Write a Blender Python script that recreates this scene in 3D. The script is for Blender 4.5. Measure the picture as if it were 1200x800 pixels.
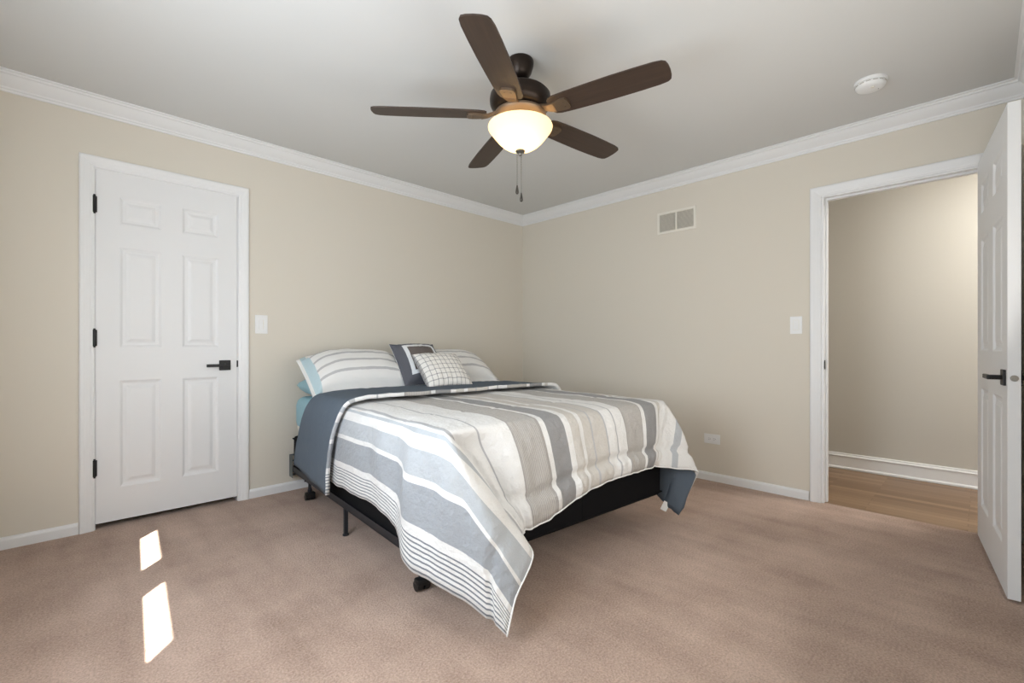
import bpy, bmesh, math, random
from mathutils import Vector, Matrix, noise

# ------------------------------------------------------------------ clear
for o in list(bpy.data.objects):
    bpy.data.objects.remove(o, do_unlink=True)
scene = bpy.context.scene
COL = scene.collection
random.seed(4)
PI = math.pi

# ------------------------------------------------------------------ camera
CAM = Vector((-3.653, -3.5407, 1.0399))
YAW = 0.7782
cd = bpy.data.cameras.new('camera')
cam = bpy.data.objects.new('camera', cd)
COL.objects.link(cam)
cam.location = CAM
cam.rotation_euler = (PI / 2, 0, -YAW)
cd.sensor_width = 36
cd.lens = 16.379
cd.shift_y = 6.2 / 1200
cd.clip_start = 0.02
scene.camera = cam

# ------------------------------------------------------------------ world, sun, large lights, exposure
world = bpy.data.worlds.new('world')
scene.world = world
world.use_nodes = True
bg = world.node_tree.nodes['Background']
bg.inputs[0].default_value = (0.75, 0.86, 1.0, 1)
bg.inputs[1].default_value = 1.0


def add_light(name, kind, loc, energy, color, direction=None, **kw):
    ld = bpy.data.lights.new(name, kind)
    ld.energy = energy
    ld.color = color
    for k, v in kw.items():
        setattr(ld, k, v)
    lo = bpy.data.objects.new(name, ld)
    COL.objects.link(lo)
    lo.location = loc
    if direction is not None:
        lo.rotation_euler = Vector(direction).to_track_quat('-Z', 'Y').to_euler()
    return lo


SUN_AZ = math.radians(41)
SUN_TAN = 0.80
add_light('sun', 'SUN', (-8, -8, 6), 28.0, (1.0, 0.93, 0.82),
          (math.sin(SUN_AZ), math.cos(SUN_AZ), -SUN_TAN), angle=0.012)
# daylight of the two windows in the wall behind the camera
add_light('window_daylight', 'AREA', (-3.99, -2.10, 1.30), 35.0, (0.82, 0.91, 1.0),
          (1.0, 0.08, 0.10), shape='RECTANGLE', size=1.5, size_y=1.2)
# soft fill added along the wall behind the camera, in place of bounced flash
add_light('added_fill', 'AREA', (-2.3, -3.72, 1.25), 25.0, (1.0, 0.98, 0.94),
          (0.0, 1.0, 0.45), shape='RECTANGLE', size=2.3, size_y=1.3)
# hall lamp
add_light('hall_lamp', 'AREA', (0.62, -4.3, 2.35), 22.0, (1.0, 0.97, 0.92),
          (0, 0.25, -1), shape='SQUARE', size=0.5)

scene.view_settings.view_transform = 'Standard'
scene.view_settings.look = 'None'
scene.view_settings.gamma = 1.0
scene.view_settings.exposure = 0.55
scene.view_settings.use_curve_mapping = False


# ------------------------------------------------------------------ materials
def srgb(r, g, b):
    def f(c):
        c /= 255.0
        return c / 12.92 if c <= 0.04045 else ((c + 0.055) / 1.055) ** 2.4
    return (f(r), f(g), f(b), 1.0)


def mat(name, color, rough=0.6, metal=0.0, bump=0.0, bump_scale=200.0, var=0.0, var_scale=3.0, coat=0.0, spec=0.5):
    m = bpy.data.materials.new(name)
    m.use_nodes = True
    nt = m.node_tree
    b = nt.nodes['Principled BSDF']
    b.inputs['Base Color'].default_value = color
    b.inputs['Roughness'].default_value = rough
    b.inputs['Metallic'].default_value = metal
    b.inputs['Specular IOR Level'].default_value = spec
    if coat:
        b.inputs['Coat Weight'].default_value = coat
    tc = nt.nodes.new('ShaderNodeTexCoord')
    if var > 0:
        n = nt.nodes.new('ShaderNodeTexNoise')
        n.inputs['Scale'].default_value = var_scale
        n.inputs['Detail'].default_value = 3
        nt.links.new(tc.outputs['Object'], n.inputs['Vector'])
        mx = nt.nodes.new('ShaderNodeMix')
        mx.data_type = 'RGBA'
        mx.inputs['A'].default_value = tuple(c * (1 - var) for c in color[:3]) + (1,)
        mx.inputs['B'].default_value = tuple(min(1, c * (1 + var)) for c in color[:3]) + (1,)
        nt.links.new(n.outputs['Fac'], mx.inputs['Factor'])
        nt.links.new(mx.outputs['Result'], b.inputs['Base Color'])
    if bump > 0:
        n2 = nt.nodes.new('ShaderNodeTexNoise')
        n2.inputs['Scale'].default_value = bump_scale
        n2.inputs['Detail'].default_value = 4
        nt.links.new(tc.outputs['Object'], n2.inputs['Vector'])
        bp = nt.nodes.new('ShaderNodeBump')
        bp.inputs['Strength'].default_value = bump
        bp.inputs['Distance'].default_value = 0.004
        nt.links.new(n2.outputs['Fac'], bp.inputs['Height'])
        nt.links.new(bp.outputs['Normal'], b.inputs['Normal'])
    return m


def ramp_const(nt, stops):
    r = nt.nodes.new('ShaderNodeValToRGB')
    r.color_ramp.interpolation = 'CONSTANT'
    els = r.color_ramp.elements
    els[0].position = stops[0][0]
    els[0].color = stops[0][1]
    els[1].position = stops[1][0]
    els[1].color = stops[1][1]
    for p, c in stops[2:]:
        e = els.new(p)
        e.color = c
    return r


def math_node(nt, op, a=None, b=None):
    n = nt.nodes.new('ShaderNodeMath')
    n.operation = op
    for i, v in enumerate((a, b)):
        if v is None:
            continue
        if isinstance(v, (int, float)):
            n.inputs[i].default_value = v
        else:
            nt.links.new(v, n.inputs[i])
    return n.outputs[0]


def mix_col(nt, fac, a, b):
    mx = nt.nodes.new('ShaderNodeMix')
    mx.data_type = 'RGBA'
    for sock, v in (('Factor', fac), ('A', a), ('B', b)):
        if isinstance(v, (int, float, tuple)):
            mx.inputs[sock].default_value = v
        else:
            nt.links.new(v, mx.inputs[sock])
    return mx.outputs['Result']


def fabric_bump(nt, vec_out, bsdf, strength=0.25):
    n = nt.nodes.new('ShaderNodeTexNoise')
    n.inputs['Scale'].default_value = 26
    n.inputs['Detail'].default_value = 5
    n.inputs['Roughness'].default_value = 0.6
    nt.links.new(vec_out, n.inputs['Vector'])
    bp = nt.nodes.new('ShaderNodeBump')
    bp.inputs['Strength'].default_value = strength
    bp.inputs['Distance'].default_value = 0.02
    nt.links.new(n.outputs['Fac'], bp.inputs['Height'])
    nt.links.new(bp.outputs['Normal'], bsdf.inputs['Normal'])


WHITE_F = srgb(232, 231, 229)
TAUPE_F = srgb(166, 162, 158)
DGREY_F = srgb(146, 145, 145)
LGREY_F = srgb(184, 188, 192)
BEIGE_F = srgb(203, 198, 191)
THIN_F = srgb(182, 182, 184)
UNDER_F = srgb(96, 106, 117)


def comforter_material():
    """stripes run along the bed; UV.x is the distance across the cloth in metres"""
    m = bpy.data.materials.new('comforter_stripes')
    m.use_nodes = True
    nt = m.node_tree
    b = nt.nodes['Principled BSDF']
    b.inputs['Roughness'].default_value = 0.85
    b.inputs['Specular IOR Level'].default_value = 0.15
    b.inputs['Sheen Weight'].default_value = 0.15
    uv = nt.nodes.new('ShaderNodeUVMap')
    uv.uv_map = 'UVMap'
    sp = nt.nodes.new('ShaderNodeSeparateXYZ')
    nt.links.new(uv.outputs[0], sp.inputs[0])
    x = math_node(nt, 'DIVIDE', math_node(nt, 'ADD', sp.outputs[0], 0.5), 2.5)
    W, T, Dg, Lg, Be, Th = WHITE_F, TAUPE_F, DGREY_F, LGREY_F, BEIGE_F, THIN_F
    # (start of stripe across the cloth, colour)
    st = [(-.50, W), (-.36, srgb(160, 164, 169)), (-.262, W), (-.24, Lg), (-.158, W), (-.088, Lg), (-.055, W), (-.022, Th), (.006, W),
          (.118, Th), (.134, W), (.29, T), (.46, W), (.495, Dg), (.60, W), (.636, Be), (.70, W), (.725, Be),
          (.785, Th), (.797, Be), (.878, Th), (.888, W), (.958, Th), (.968, W), (1.05, T), (1.227, W), (1.255, Dg),
          (1.366, W), (1.40, Be), (1.43, W), (1.62, Lg), (1.665, W)]
    # two ramps (32 stops at most each)
    r1 = ramp_const(nt, [((p + .5) / 2.5, c) for p, c in st])
    nt.links.new(x, r1.inputs[0])
    # pin stripes inside the outer bands
    sn = math_node(nt, 'SINE', math_node(nt, 'MULTIPLY', sp.outputs[0], 2 * PI / 0.0095))
    pin = math_node(nt, 'GREATER_THAN', sn, 0.45)
    in1 = math_node(nt, 'LESS_THAN', sp.outputs[0], -.372)
    pa = math_node(nt, 'GREATER_THAN', sp.outputs[0], .30)
    pb = math_node(nt, 'LESS_THAN', sp.outputs[0], .452)
    pc = math_node(nt, 'GREATER_THAN', sp.outputs[0], 1.06)
    pd = math_node(nt, 'LESS_THAN', sp.outputs[0], 1.22)
    in2 = math_node(nt, 'ADD', math_node(nt, 'MULTIPLY', pa, pb), math_node(nt, 'MULTIPLY', pc, pd))
    f1 = math_node(nt, 'MULTIPLY', pin, in1)
    sn2 = math_node(nt, 'SINE', math_node(nt, 'MULTIPLY', sp.outputs[0], 2 * PI / 0.0085))
    pin2 = math_node(nt, 'GREATER_THAN', sn2, 0.0)
    f2 = math_node(nt, 'MULTIPLY', math_node(nt, 'MULTIPLY', pin2, in2), 0.6)
    c1 = mix_col(nt, f1, r1.outputs[0], srgb(120, 126, 134))
    c2 = mix_col(nt, f2, c1, srgb(214, 210, 204))
    # faint woven heather
    ns = nt.nodes.new('ShaderNodeTexNoise')
    ns.inputs['Scale'].default_value = 240
    ns.inputs['Detail'].default_value = 2
    nt.links.new(uv.outputs[0], ns.inputs['Vector'])
    fac = math_node(nt, 'MULTIPLY', ns.outputs['Fac'], 0.16)
    c3 = mix_col(nt, fac, c2, srgb(120, 120, 122))
    nt.links.new(c3, b.inputs['Base Color'])
    tc = nt.nodes.new('ShaderNodeTexCoord')
    fabric_bump(nt, tc.outputs['Object'], b, 0.6)
    return m


def cloth_mat(name, color, bump=0.2):
    m = bpy.data.materials.new(name)
    m.use_nodes = True
    nt = m.node_tree
    b = nt.nodes['Principled BSDF']
    b.inputs['Roughness'].default_value = 0.9
    b.inputs['Specular IOR Level'].default_value = 0.1
    b.inputs['Base Color'].default_value = color
    tc = nt.nodes.new('ShaderNodeTexCoord')
    fabric_bump(nt, tc.outputs['Object'], b, bump)
    return m


def sham_material():
    m = cloth_mat('sham_stripes', WHITE_F)
    nt = m.node_tree
    b = nt.nodes['Principled BSDF']
    uv = nt.nodes.new('ShaderNodeUVMap')
    uv.uv_map = 'UVMap'
    sp = nt.nodes.new('ShaderNodeSeparateXYZ')
    nt.links.new(uv.outputs[0], sp.inputs[0])
    G = srgb(188, 187, 188)
    W = WHITE_F
    st = [(0, W), (.22, G), (.265, W), (.41, G), (.455, W), (.60, G), (.645, W), (.79, G), (.83, W)]
    r = ramp_const(nt, st)
    nt.links.new(sp.outputs[1], r.inputs[0])
    # soft pale blue bands at the short ends
    e = math_node(nt, 'LESS_THAN', sp.outputs[0], 0.085)
    e2 = math_node(nt, 'GREATER_THAN', sp.outputs[0], 0.03)
    c = mix_col(nt, math_node(nt, 'MULTIPLY', e, e2), mix_col(nt, e, r.outputs[0], WHITE_F), srgb(186, 206, 212))
    nt.links.new(c, b.inputs['Base Color'])
    return m


def plaid_material():
    m = cloth_mat('plaid_check', WHITE_F)
    nt = m.node_tree
    b = nt.nodes['Principled BSDF']
    uv = nt.nodes.new('ShaderNodeUVMap')
    uv.uv_map = 'UVMap'
    sp = nt.nodes.new('ShaderNodeSeparateXYZ')
    nt.links.new(uv.outputs[0], sp.inputs[0])

    def lines(out, n):
        fr = math_node(nt, 'FRACT', math_node(nt, 'MULTIPLY', out, n))
        return math_node(nt, 'LESS_THAN', fr, 0.15)
    l = math_node(nt, 'MULTIPLY', math_node(nt, 'ADD', lines(sp.outputs[0], 10.0), lines(sp.outputs[1], 8.0)), 0.62)
    c = mix_col(nt, l, srgb(233, 230, 225), srgb(128, 126, 128))
    nt.links.new(c, b.inputs['Base Color'])
    return m


def framed_material():
    """dark pillow with a white ribbon frame and a brown-grey centre"""
    m = cloth_mat('ribbon_frame', srgb(96, 97, 103))
    nt = m.node_tree
    b = nt.nodes['Principled BSDF']
    uv = nt.nodes.new('ShaderNodeUVMap')
    uv.uv_map = 'UVMap'
    sp = nt.nodes.new('ShaderNodeSeparateXYZ')
    nt.links.new(uv.outputs[0], sp.inputs[0])

    def edge(out):
        return math_node(nt, 'MINIMUM', out, math_node(nt, 'SUBTRACT', 1.0, out))
    d = math_node(nt, 'MINIMUM', edge(sp.outputs[0]), edge(sp.outputs[1]))
    r = ramp_const(nt, [(0, srgb(98, 99, 106)), (.15, srgb(226, 228, 230)), (.225, srgb(110, 102, 98))])
    nt.links.new(d, r.inputs[0])
    nt.links.new(r.outputs[0], b.inputs['Base Color'])
    return m


def carpet_material():
    m = bpy.data.materials.new('carpet')
    m.use_nodes = True
    nt = m.node_tree
    b = nt.nodes['Principled BSDF']
    b.inputs['Roughness'].default_value = 0.95
    b.inputs['Specular IOR Level'].default_value = 0.05
    b.inputs['Sheen Weight'].default_value = 0.2
    tc = nt.nodes.new('ShaderNodeTexCoord')
    v = tc.outputs['Object']
    big = nt.nodes.new('ShaderNodeTexNoise')
    big.inputs['Scale'].default_value = 2.2
    big.inputs['Detail'].default_value = 5
    big.inputs['Roughness'].default_value = 0.65
    nt.links.new(v, big.inputs['Vector'])
    # vacuum strokes: noise stretched along the strokes
    mp = nt.nodes.new('ShaderNodeMapping')
    mp.inputs['Rotation'].default_value = (0, 0, math.radians(24))
    mp.inputs['Scale'].default_value = (5.0, 0.7, 1)
    nt.links.new(v, mp.inputs['Vector'])
    st = nt.nodes.new('ShaderNodeTexNoise')
    st.inputs['Scale'].default_value = 1.6
    st.inputs['Detail'].default_value = 3
    nt.links.new(mp.outputs[0], st.inputs['Vector'])
    fine = nt.nodes.new('ShaderNodeTexNoise')
    fine.inputs['Scale'].default_value = 130
    fine.inputs['Detail'].default_value = 4
    fine.inputs['Roughness'].default_value = 0.7
    nt.links.new(v, fine.inputs['Vector'])
    s = math_node(nt, 'ADD', math_node(nt, 'MULTIPLY', big.outputs['Fac'], 0.45),
                  math_node(nt, 'MULTIPLY', st.outputs['Fac'], 0.26))
    s = math_node(nt, 'ADD', s, math_node(nt, 'MULTIPLY', fine.outputs['Fac'], 0.75))
    r = nt.nodes.new('ShaderNodeValToRGB')
    r.color_ramp.elements[0].position = 0.52
    r.color_ramp.elements[0].color = srgb(142, 115, 99)
    r.color_ramp.elements[1].position = 0.96
    r.color_ramp.elements[1].color = srgb(222, 194, 176)
    nt.links.new(s, r.inputs[0])
    nt.links.new(r.outputs[0], b.inputs['Base Color'])
    bp = nt.nodes.new('ShaderNodeBump')
    bp.inputs['Strength'].default_value = 0.6
    bp.inputs['Distance'].default_value = 0.012
    nt.links.new(fine.outputs['Fac'], bp.inputs['Height'])
    nt.links.new(bp.outputs['Normal'], b.inputs['Normal'])
    return m


def plank_material():
    """hall boards running along y"""
    m = bpy.data.materials.new('oak_planks')
    m.use_nodes = True
    nt = m.node_tree
    b = nt.nodes['Principled BSDF']
    b.inputs['Roughness'].default_value = 0.38
    tc = nt.nodes.new('ShaderNodeTexCoord')
    mp = nt.nodes.new('ShaderNodeMapping')
    mp.inputs['Rotation'].default_value = (0, 0, PI / 2)
    nt.links.new(tc.outputs['Object'], mp.inputs['Vector'])
    br = nt.nodes.new('ShaderNodeTexBrick')
    br.inputs['Color1'].default_value = srgb(168, 138, 108)
    br.inputs['Color2'].default_value = srgb(120, 93, 70)
    br.inputs['Mortar'].default_value = srgb(96, 68, 46)
    br.inputs['Scale'].default_value = 1.0
    br.inputs['Mortar Size'].default_value = 0.0012
    br.inputs['Brick Width'].default_value = 0.75
    br.inputs['Row Height'].default_value = 0.06
    br.offset = 0.37
    nt.links.new(mp.outputs[0], br.inputs['Vector'])
    mp2 = nt.nodes.new('ShaderNodeMapping')
    mp2.inputs['Scale'].default_value = (28, 1.5, 1)
    nt.links.new(tc.outputs['Object'], mp2.inputs['Vector'])
    g = nt.nodes.new('ShaderNodeTexNoise')
    g.inputs['Scale'].default_value = 2.0
    g.inputs['Detail'].default_value = 5
    nt.links.new(mp2.outputs[0], g.inputs['Vector'])
    c = mix_col(nt, math_node(nt, 'MULTIPLY', g.outputs['Fac'], 0.4), br.outputs['Color'], srgb(120, 92, 68))
    nt.links.new(c, b.inputs['Base Color'])
    return m


def walnut_material():
    m = bpy.data.materials.new('walnut')
    m.use_nodes = True
    nt = m.node_tree
    b = nt.nodes['Principled BSDF']
    b.inputs['Roughness'].default_value = 0.45
    tc = nt.nodes.new('ShaderNodeTexCoord')
    mp = nt.nodes.new('ShaderNodeMapping')
    mp.inputs['Scale'].default_value = (1.6, 34, 10)
    nt.links.new(tc.outputs['Object'], mp.inputs['Vector'])
    g = nt.nodes.new('ShaderNodeTexNoise')
    g.inputs['Scale'].default_value = 2.2
    g.inputs['Detail'].default_value = 6
    nt.links.new(mp.outputs[0], g.inputs['Vector'])
    c = mix_col(nt, g.outputs['Fac'], srgb(44, 33, 27), srgb(74, 57, 46))
    nt.links.new(c, b.inputs['Base Color'])
    return m


def glow_glass_material():
    m = bpy.data.materials.new('frosted_glass')
    m.use_nodes = True
    nt = m.node_tree
    nt.nodes.remove(nt.nodes['Principled BSDF'])
    out = nt.nodes['Material Output']
    tr = nt.nodes.new('ShaderNodeBsdfTranslucent')
    tr.inputs[0].default_value = (0.80, 0.70, 0.52, 1)
    df = nt.nodes.new('ShaderNodeBsdfDiffuse')
    df.inputs[0].default_value = (0.9, 0.85, 0.75, 1)
    m1 = nt.nodes.new('ShaderNodeMixShader')
    m1.inputs[0].default_value = 0.35
    nt.links.new(tr.outputs[0], m1.inputs[1])
    nt.links.new(df.outputs[0], m1.inputs[2])
    em = nt.nodes.new('ShaderNodeEmission')
    em.inputs[0].default_value = (1.0, 0.80, 0.48, 1)
    em.inputs[1].default_value = 0.22
    ad = nt.nodes.new('ShaderNodeAddShader')
    nt.links.new(m1.outputs[0], ad.inputs[0])
    nt.links.new(em.outputs[0], ad.inputs[1])
    nt.links.new(ad.outputs[0], out.inputs['Surface'])
    return m


M = {
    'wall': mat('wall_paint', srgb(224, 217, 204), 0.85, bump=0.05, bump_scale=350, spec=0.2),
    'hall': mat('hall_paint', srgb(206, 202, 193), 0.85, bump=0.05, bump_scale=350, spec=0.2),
    'ceiling': mat('ceiling_paint', srgb(218, 218, 216), 0.9, bump=0.04, bump_scale=300, spec=0.1),
    'trim': mat('trim_paint', srgb(238, 238, 238), 0.38, spec=0.4),
    'door': mat('door_paint', srgb(236, 236, 236), 0.42, bump=0.03, bump_scale=90, spec=0.4),
    'black': mat('black_metal', srgb(30, 30, 31), 0.42, metal=0.3),
    'rail': mat('frame_steel', srgb(44, 46, 52), 0.5, metal=0.4),
    'galv': mat('galvanised', srgb(110, 118, 120), 0.5, metal=0.6),
    'steel': mat('brushed_steel', srgb(180, 178, 174), 0.3, metal=0.9),
    'box': mat('box_spring_fabric', srgb(24, 24, 26), 0.95, bump=0.2, bump_scale=300, spec=0.1),
    'mattress': mat('mattress_ticking', srgb(232, 229, 222), 0.9, bump=0.2, bump_scale=120, spec=0.1),
    'sheet': cloth_mat('blue_sheet', srgb(158, 194, 205), 0.5),
    'under': cloth_mat('comforter_backing', UNDER_F, 0.3),
    'piping': cloth_mat('piping', srgb(236, 236, 234), 0.1),
    'comforter': comforter_material(),
    'sham': sham_material(),
    'plaid': plaid_material(),
    'framed': framed_material(),
    'darkcloth': cloth_mat('dark_cloth', srgb(98, 99, 106)),
    'carpet': carpet_material(),
    'planks': plank_material(),
    'walnut': walnut_material(),
    'bronze': mat('oil_bronze', srgb(48, 39, 33), 0.38, metal=0.7),
    'bronze_light': mat('antique_brass', srgb(122, 104, 86), 0.4, metal=0.7),
    'glass': glow_glass_material(),
    'chain': mat('nickel_chain', srgb(120, 118, 112), 0.35, metal=0.9),
    'fob': mat('fob_pewter', srgb(78, 74, 70), 0.35, metal=0.7),
    'plastic': mat('white_plastic', srgb(238, 238, 237), 0.35),
    'plastic_dark': mat('slot_dark', srgb(60, 58, 56), 0.6),
    'vent': mat('vent_enamel', srgb(236, 231, 220), 0.5),
    'vent_dark': mat('duct_dark', srgb(165, 159, 147), 0.9),
    'shade': mat('added_sun_blocker', srgb(225, 222, 214), 0.9),
    'dark': mat('gap_shade_colour', srgb(40, 36, 33), 0.95),  # darkness of the gap under the door, put into the colour
}


# ------------------------------------------------------------------ mesh helpers
class MB:
    def __init__(self):
        self.bm = bmesh.new()

    def box(self, x0, x1, y0, y1, z0, z1, bev=0.0, seg=2):
        vs = [self.bm.verts.new((x, y, z)) for z in (z0, z1) for y in (y0, y1) for x in (x0, x1)]
        f = [(0, 2, 3, 1), (4, 5, 7, 6), (0, 1, 5, 4), (2, 6, 7, 3), (0, 4, 6, 2), (1, 3, 7, 5)]
        fs = [self.bm.faces.new([vs[i] for i in q]) for q in f]
        if bev > 0:
            es = list({e for fc in fs for e in fc.edges})
            bmesh.ops.bevel(self.bm, geom=es, offset=bev, segments=seg, profile=0.5, affect='EDGES')
        return self

    def prism(self, prof, axis, a0, a1, m0=0.0, m1=0.0, mit=None):
        """extrude a closed 2-D profile [(p,q)] along an axis; 'x': (x,p,q) 'y': (p,y,q) 'z': (p,q,z).
        mit(p,q)->(d0,d1) shifts the two ends for mitred corners."""
        def P(t, p, q):
            return {'x': (t, p, q), 'y': (p, t, q), 'z': (p, q, t)}[axis]
        A, B = [], []
        for p, q in prof:
            d0, d1 = mit(p, q) if mit else (0, 0)
            A.append(self.bm.verts.new(P(a0 + d0, p, q)))
            B.append(self.bm.verts.new(P(a1 + d1, p, q)))
        n = len(prof)
        for i in range(n):
            j = (i + 1) % n
            self.bm.faces.new((A[i], A[j], B[j], B[i]))
        self.bm.faces.new(A[::-1])
        self.bm.faces.new(B)
        return self

    def lathe(self, prof, seg=40, c=(0, 0, 0), close=False):
        rings = []
        for r, z in prof:
            if r < 1e-6:
                rings.append([self.bm.verts.new((c[0], c[1], c[2] + z))])
            else:
                rings.append([self.bm.verts.new((c[0] + r * math.cos(2 * PI * k / seg), c[1] + r * math.sin(2 * PI * k / seg), c[2] + z)) for k in range(seg)])
        for a, b in zip(rings, rings[1:]):
            for k in range(seg):
                l = (k + 1) % seg
                if len(a) == 1 and len(b) == 1:
                    continue
                if len(a) == 1:
                    self.bm.faces.new((a[0], b[l], b[k]))
                elif len(b) == 1:
                    self.bm.faces.new((a[k], a[l], b[0]))
                else:
                    self.bm.faces.new((a[k], a[l], b[l], b[k]))
        return self

    def tube(self, pts, r, seg=10, cap=True):
        pts = [Vector(p) for p in pts]
        rings = []
        up = Vector((0, 0, 1))
        for i, p in enumerate(pts):
            t = (pts[min(i + 1, len(pts) - 1)] - pts[max(i - 1, 0)]).normalized()
            ref = up if abs(t.dot(up)) < 0.95 else Vector((1, 0, 0))
            a = t.cross(ref).normalized()
            b = t.cross(a).normalized()
            rr = r[i] if isinstance(r, (list, tuple)) else r
            rings.append([self.bm.verts.new(p + a * rr * math.cos(2 * PI * k / seg) + b * rr * math.sin(2 * PI * k / seg)) for k in range(seg)])
        for A, B in zip(rings, rings[1:]):
            for k in range(seg):
                l = (k + 1) % seg
                self.bm.faces.new((A[k], A[l], B[l], B[k]))
        if cap:
            self.bm.faces.new(rings[0][::-1])
            self.bm.faces.new(rings[-1])
        return self

    def sphere(self, c, r, u=16, v=10):
        bmesh.ops.create_uvsphere(self.bm, u_segments=u, v_segments=v, radius=r, matrix=Matrix.Translation(c))
        return self

    def transform(self, mtx):
        bmesh.ops.transform(self.bm, matrix=mtx, verts=self.bm.verts)
        return self

    def build(self, name, material, parent=None, smooth=False, angle=None):
        bmesh.ops.recalc_face_normals(self.bm, faces=self.bm.faces)
        me = bpy.data.meshes.new(name)
        self.bm.to_mesh(me)
        self.bm.free()
        for mm in (material if isinstance(material, (list, tuple)) else [material]):
            me.materials.append(mm)
        if smooth:
            for p in me.polygons:
                p.use_smooth = True
            if angle:
                me.set_sharp_from_angle(angle=math.radians(angle))
        o = bpy.data.objects.new(name, me)
        COL.objects.link(o)
        if parent:
            o.parent = parent
        return o


def structure(o):
    o['kind'] = 'structure'
    return o


def thing(name, label, cat, loc=(0, 0, 0), rot=(0, 0, 0), group=None):
    o = bpy.data.objects.new(name, None)
    COL.objects.link(o)
    o.empty_display_size = 0.1
    o.location = loc
    o.rotation_euler = rot
    return tag(o, label, cat, group)


def tag(o, label, cat, group=None):
    o['label'] = label
    o['category'] = cat
    if group:
        o['group'] = group
    return o


# ------------------------------------------------------------------ room shell
H = 2.44          # ceiling height
YS = -3.74        # wall behind the open door
TW = 0.12

# door openings
D1 = (-3.497, -2.749, 2.064)      # closet door opening in the left wall (x range, height)
D2 = (-3.622, -2.772, 2.052)      # doorway in the right wall (y range, height)

structure(MB().box(-4.45, 0.02, YS - 0.1, 0.10, -0.10, 0.0).build('floor', M['carpet']))
structure(MB().box(-4.45, 0.12, YS - 0.1, 0.12, H, H + 0.1).build('ceiling', M['ceiling']))

b = MB()
b.box(-4.0, D1[0], 0, TW, 0, H)
b.box(D1[0], D1[1], 0, TW, D1[2], H)
b.box(D1[1], TW, 0, TW, 0, H)
structure(b.build('wall_left', M['wall']))

b = MB()
b.box(0, TW, YS - 0.1, D2[0], 0, H)
b.box(0, TW, D2[0], D2[1], D2[2], H)
b.box(0, TW, D2[1], 0, 0, H)
structure(b.build('wall_right', M['wall']))

structure(MB().box(-4.45, 0.0, YS - 0.1, YS, 0, H).build('wall_front', M['wall']))

# window wall behind the camera: unseen, skewed to slant the sun patches. Local frame: s runs along the wall (local -y), local x = into the room
WANG = -math.atan(0.0927)
wroot = Matrix.Translation((-3.88, 0, 0)) @ Matrix.Rotation(WANG, 4, 'Z')
WT = 0.04
holes = [(1.080, 1.620), (1.835, 2.440)]
Z0, Z1 = 0.985 * SUN_TAN, 2.0
b = MB()
b.box(-WT, 0, -4.0, 0.35, 0, Z0)
b.box(-WT, 0, -4.0, 0.35, Z1, H)
b.box(-WT, 0, -holes[0][0], 0.35, Z0, Z1)
b.box(-WT, 0, -holes[1][0], -holes[0][1], Z0, Z1)
b.box(-WT, 0, -4.0, -holes[1][1], Z0, Z1)
b.transform(wroot)
structure(b.build('wall_back', M['wall']))
for i, (s0, s1) in enumerate(holes):
    b = MB()
    b.box(0.001, 0.02, -s0, -s0 + 0.06, Z0 - 0.06, Z1 + 0.06)
    b.box(0.001, 0.02, -s1 - 0.06, -s1, Z0 - 0.06, Z1 + 0.06)
    b.box(0.001, 0.02, -s1, -s0, Z1, Z1 + 0.06)
    b.box(0.001, 0.02, -s1, -s0, Z0 - 0.06, Z0)
    b.transform(wroot)
    w = structure(b.build('window_%d' % (i + 1), M['trim']))
    b = MB()
    b.box(-0.03, -0.004, -s1 + 0.001, -s0 - 0.001, Z0 + 0.205 * SUN_TAN, Z1 - 0.001)  # unseen blocker added to cut the sun down to narrow floor patches
    b.transform(wroot)
    b.build('added_sun_blocker', M['shade'], w)

# hall beyond the doorway
HX = 1.165
structure(MB().box(0.02, HX, -6.5, -1.4, -0.10, -0.002).build('floor_hall', M['planks']))
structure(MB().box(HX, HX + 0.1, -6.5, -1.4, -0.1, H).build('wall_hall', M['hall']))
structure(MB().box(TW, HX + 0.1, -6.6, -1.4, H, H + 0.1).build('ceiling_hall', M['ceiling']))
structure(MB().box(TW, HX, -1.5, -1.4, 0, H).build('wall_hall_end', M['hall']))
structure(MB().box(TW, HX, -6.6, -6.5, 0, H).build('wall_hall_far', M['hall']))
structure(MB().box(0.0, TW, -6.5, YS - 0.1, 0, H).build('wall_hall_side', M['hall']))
b = MB()
b.prism([(HX, 0), (HX - 0.028, 0), (HX - 0.028, 0.012), (HX - 0.018, 0.022), (HX - 0.016, 0.1), (HX - 0.02, 0.106), (HX - 0.02, 0.112),
         (HX - 0.012, 0.118), (HX - 0.01, 0.131), (HX, 0.133)], 'y', -6.5, -1.5)
structure(b.build('baseboard_hall', M['trim']))

# dark backing added behind the closed door to keep light out of its gap
b = MB()
b.box(-3.6, -2.65, 0.13, 0.16, -0.1, 2.2)
b.box(-3.6, -3.5, TW, 0.13, -0.1, 2.2)
b.box(-2.74, -2.65, TW, 0.13, -0.1, 2.2)
b.box(-3.5, -2.74, 0.1005, 0.13, -0.1, -0.001)
structure(b.build('door_gap_backing', M['dark']))

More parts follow.
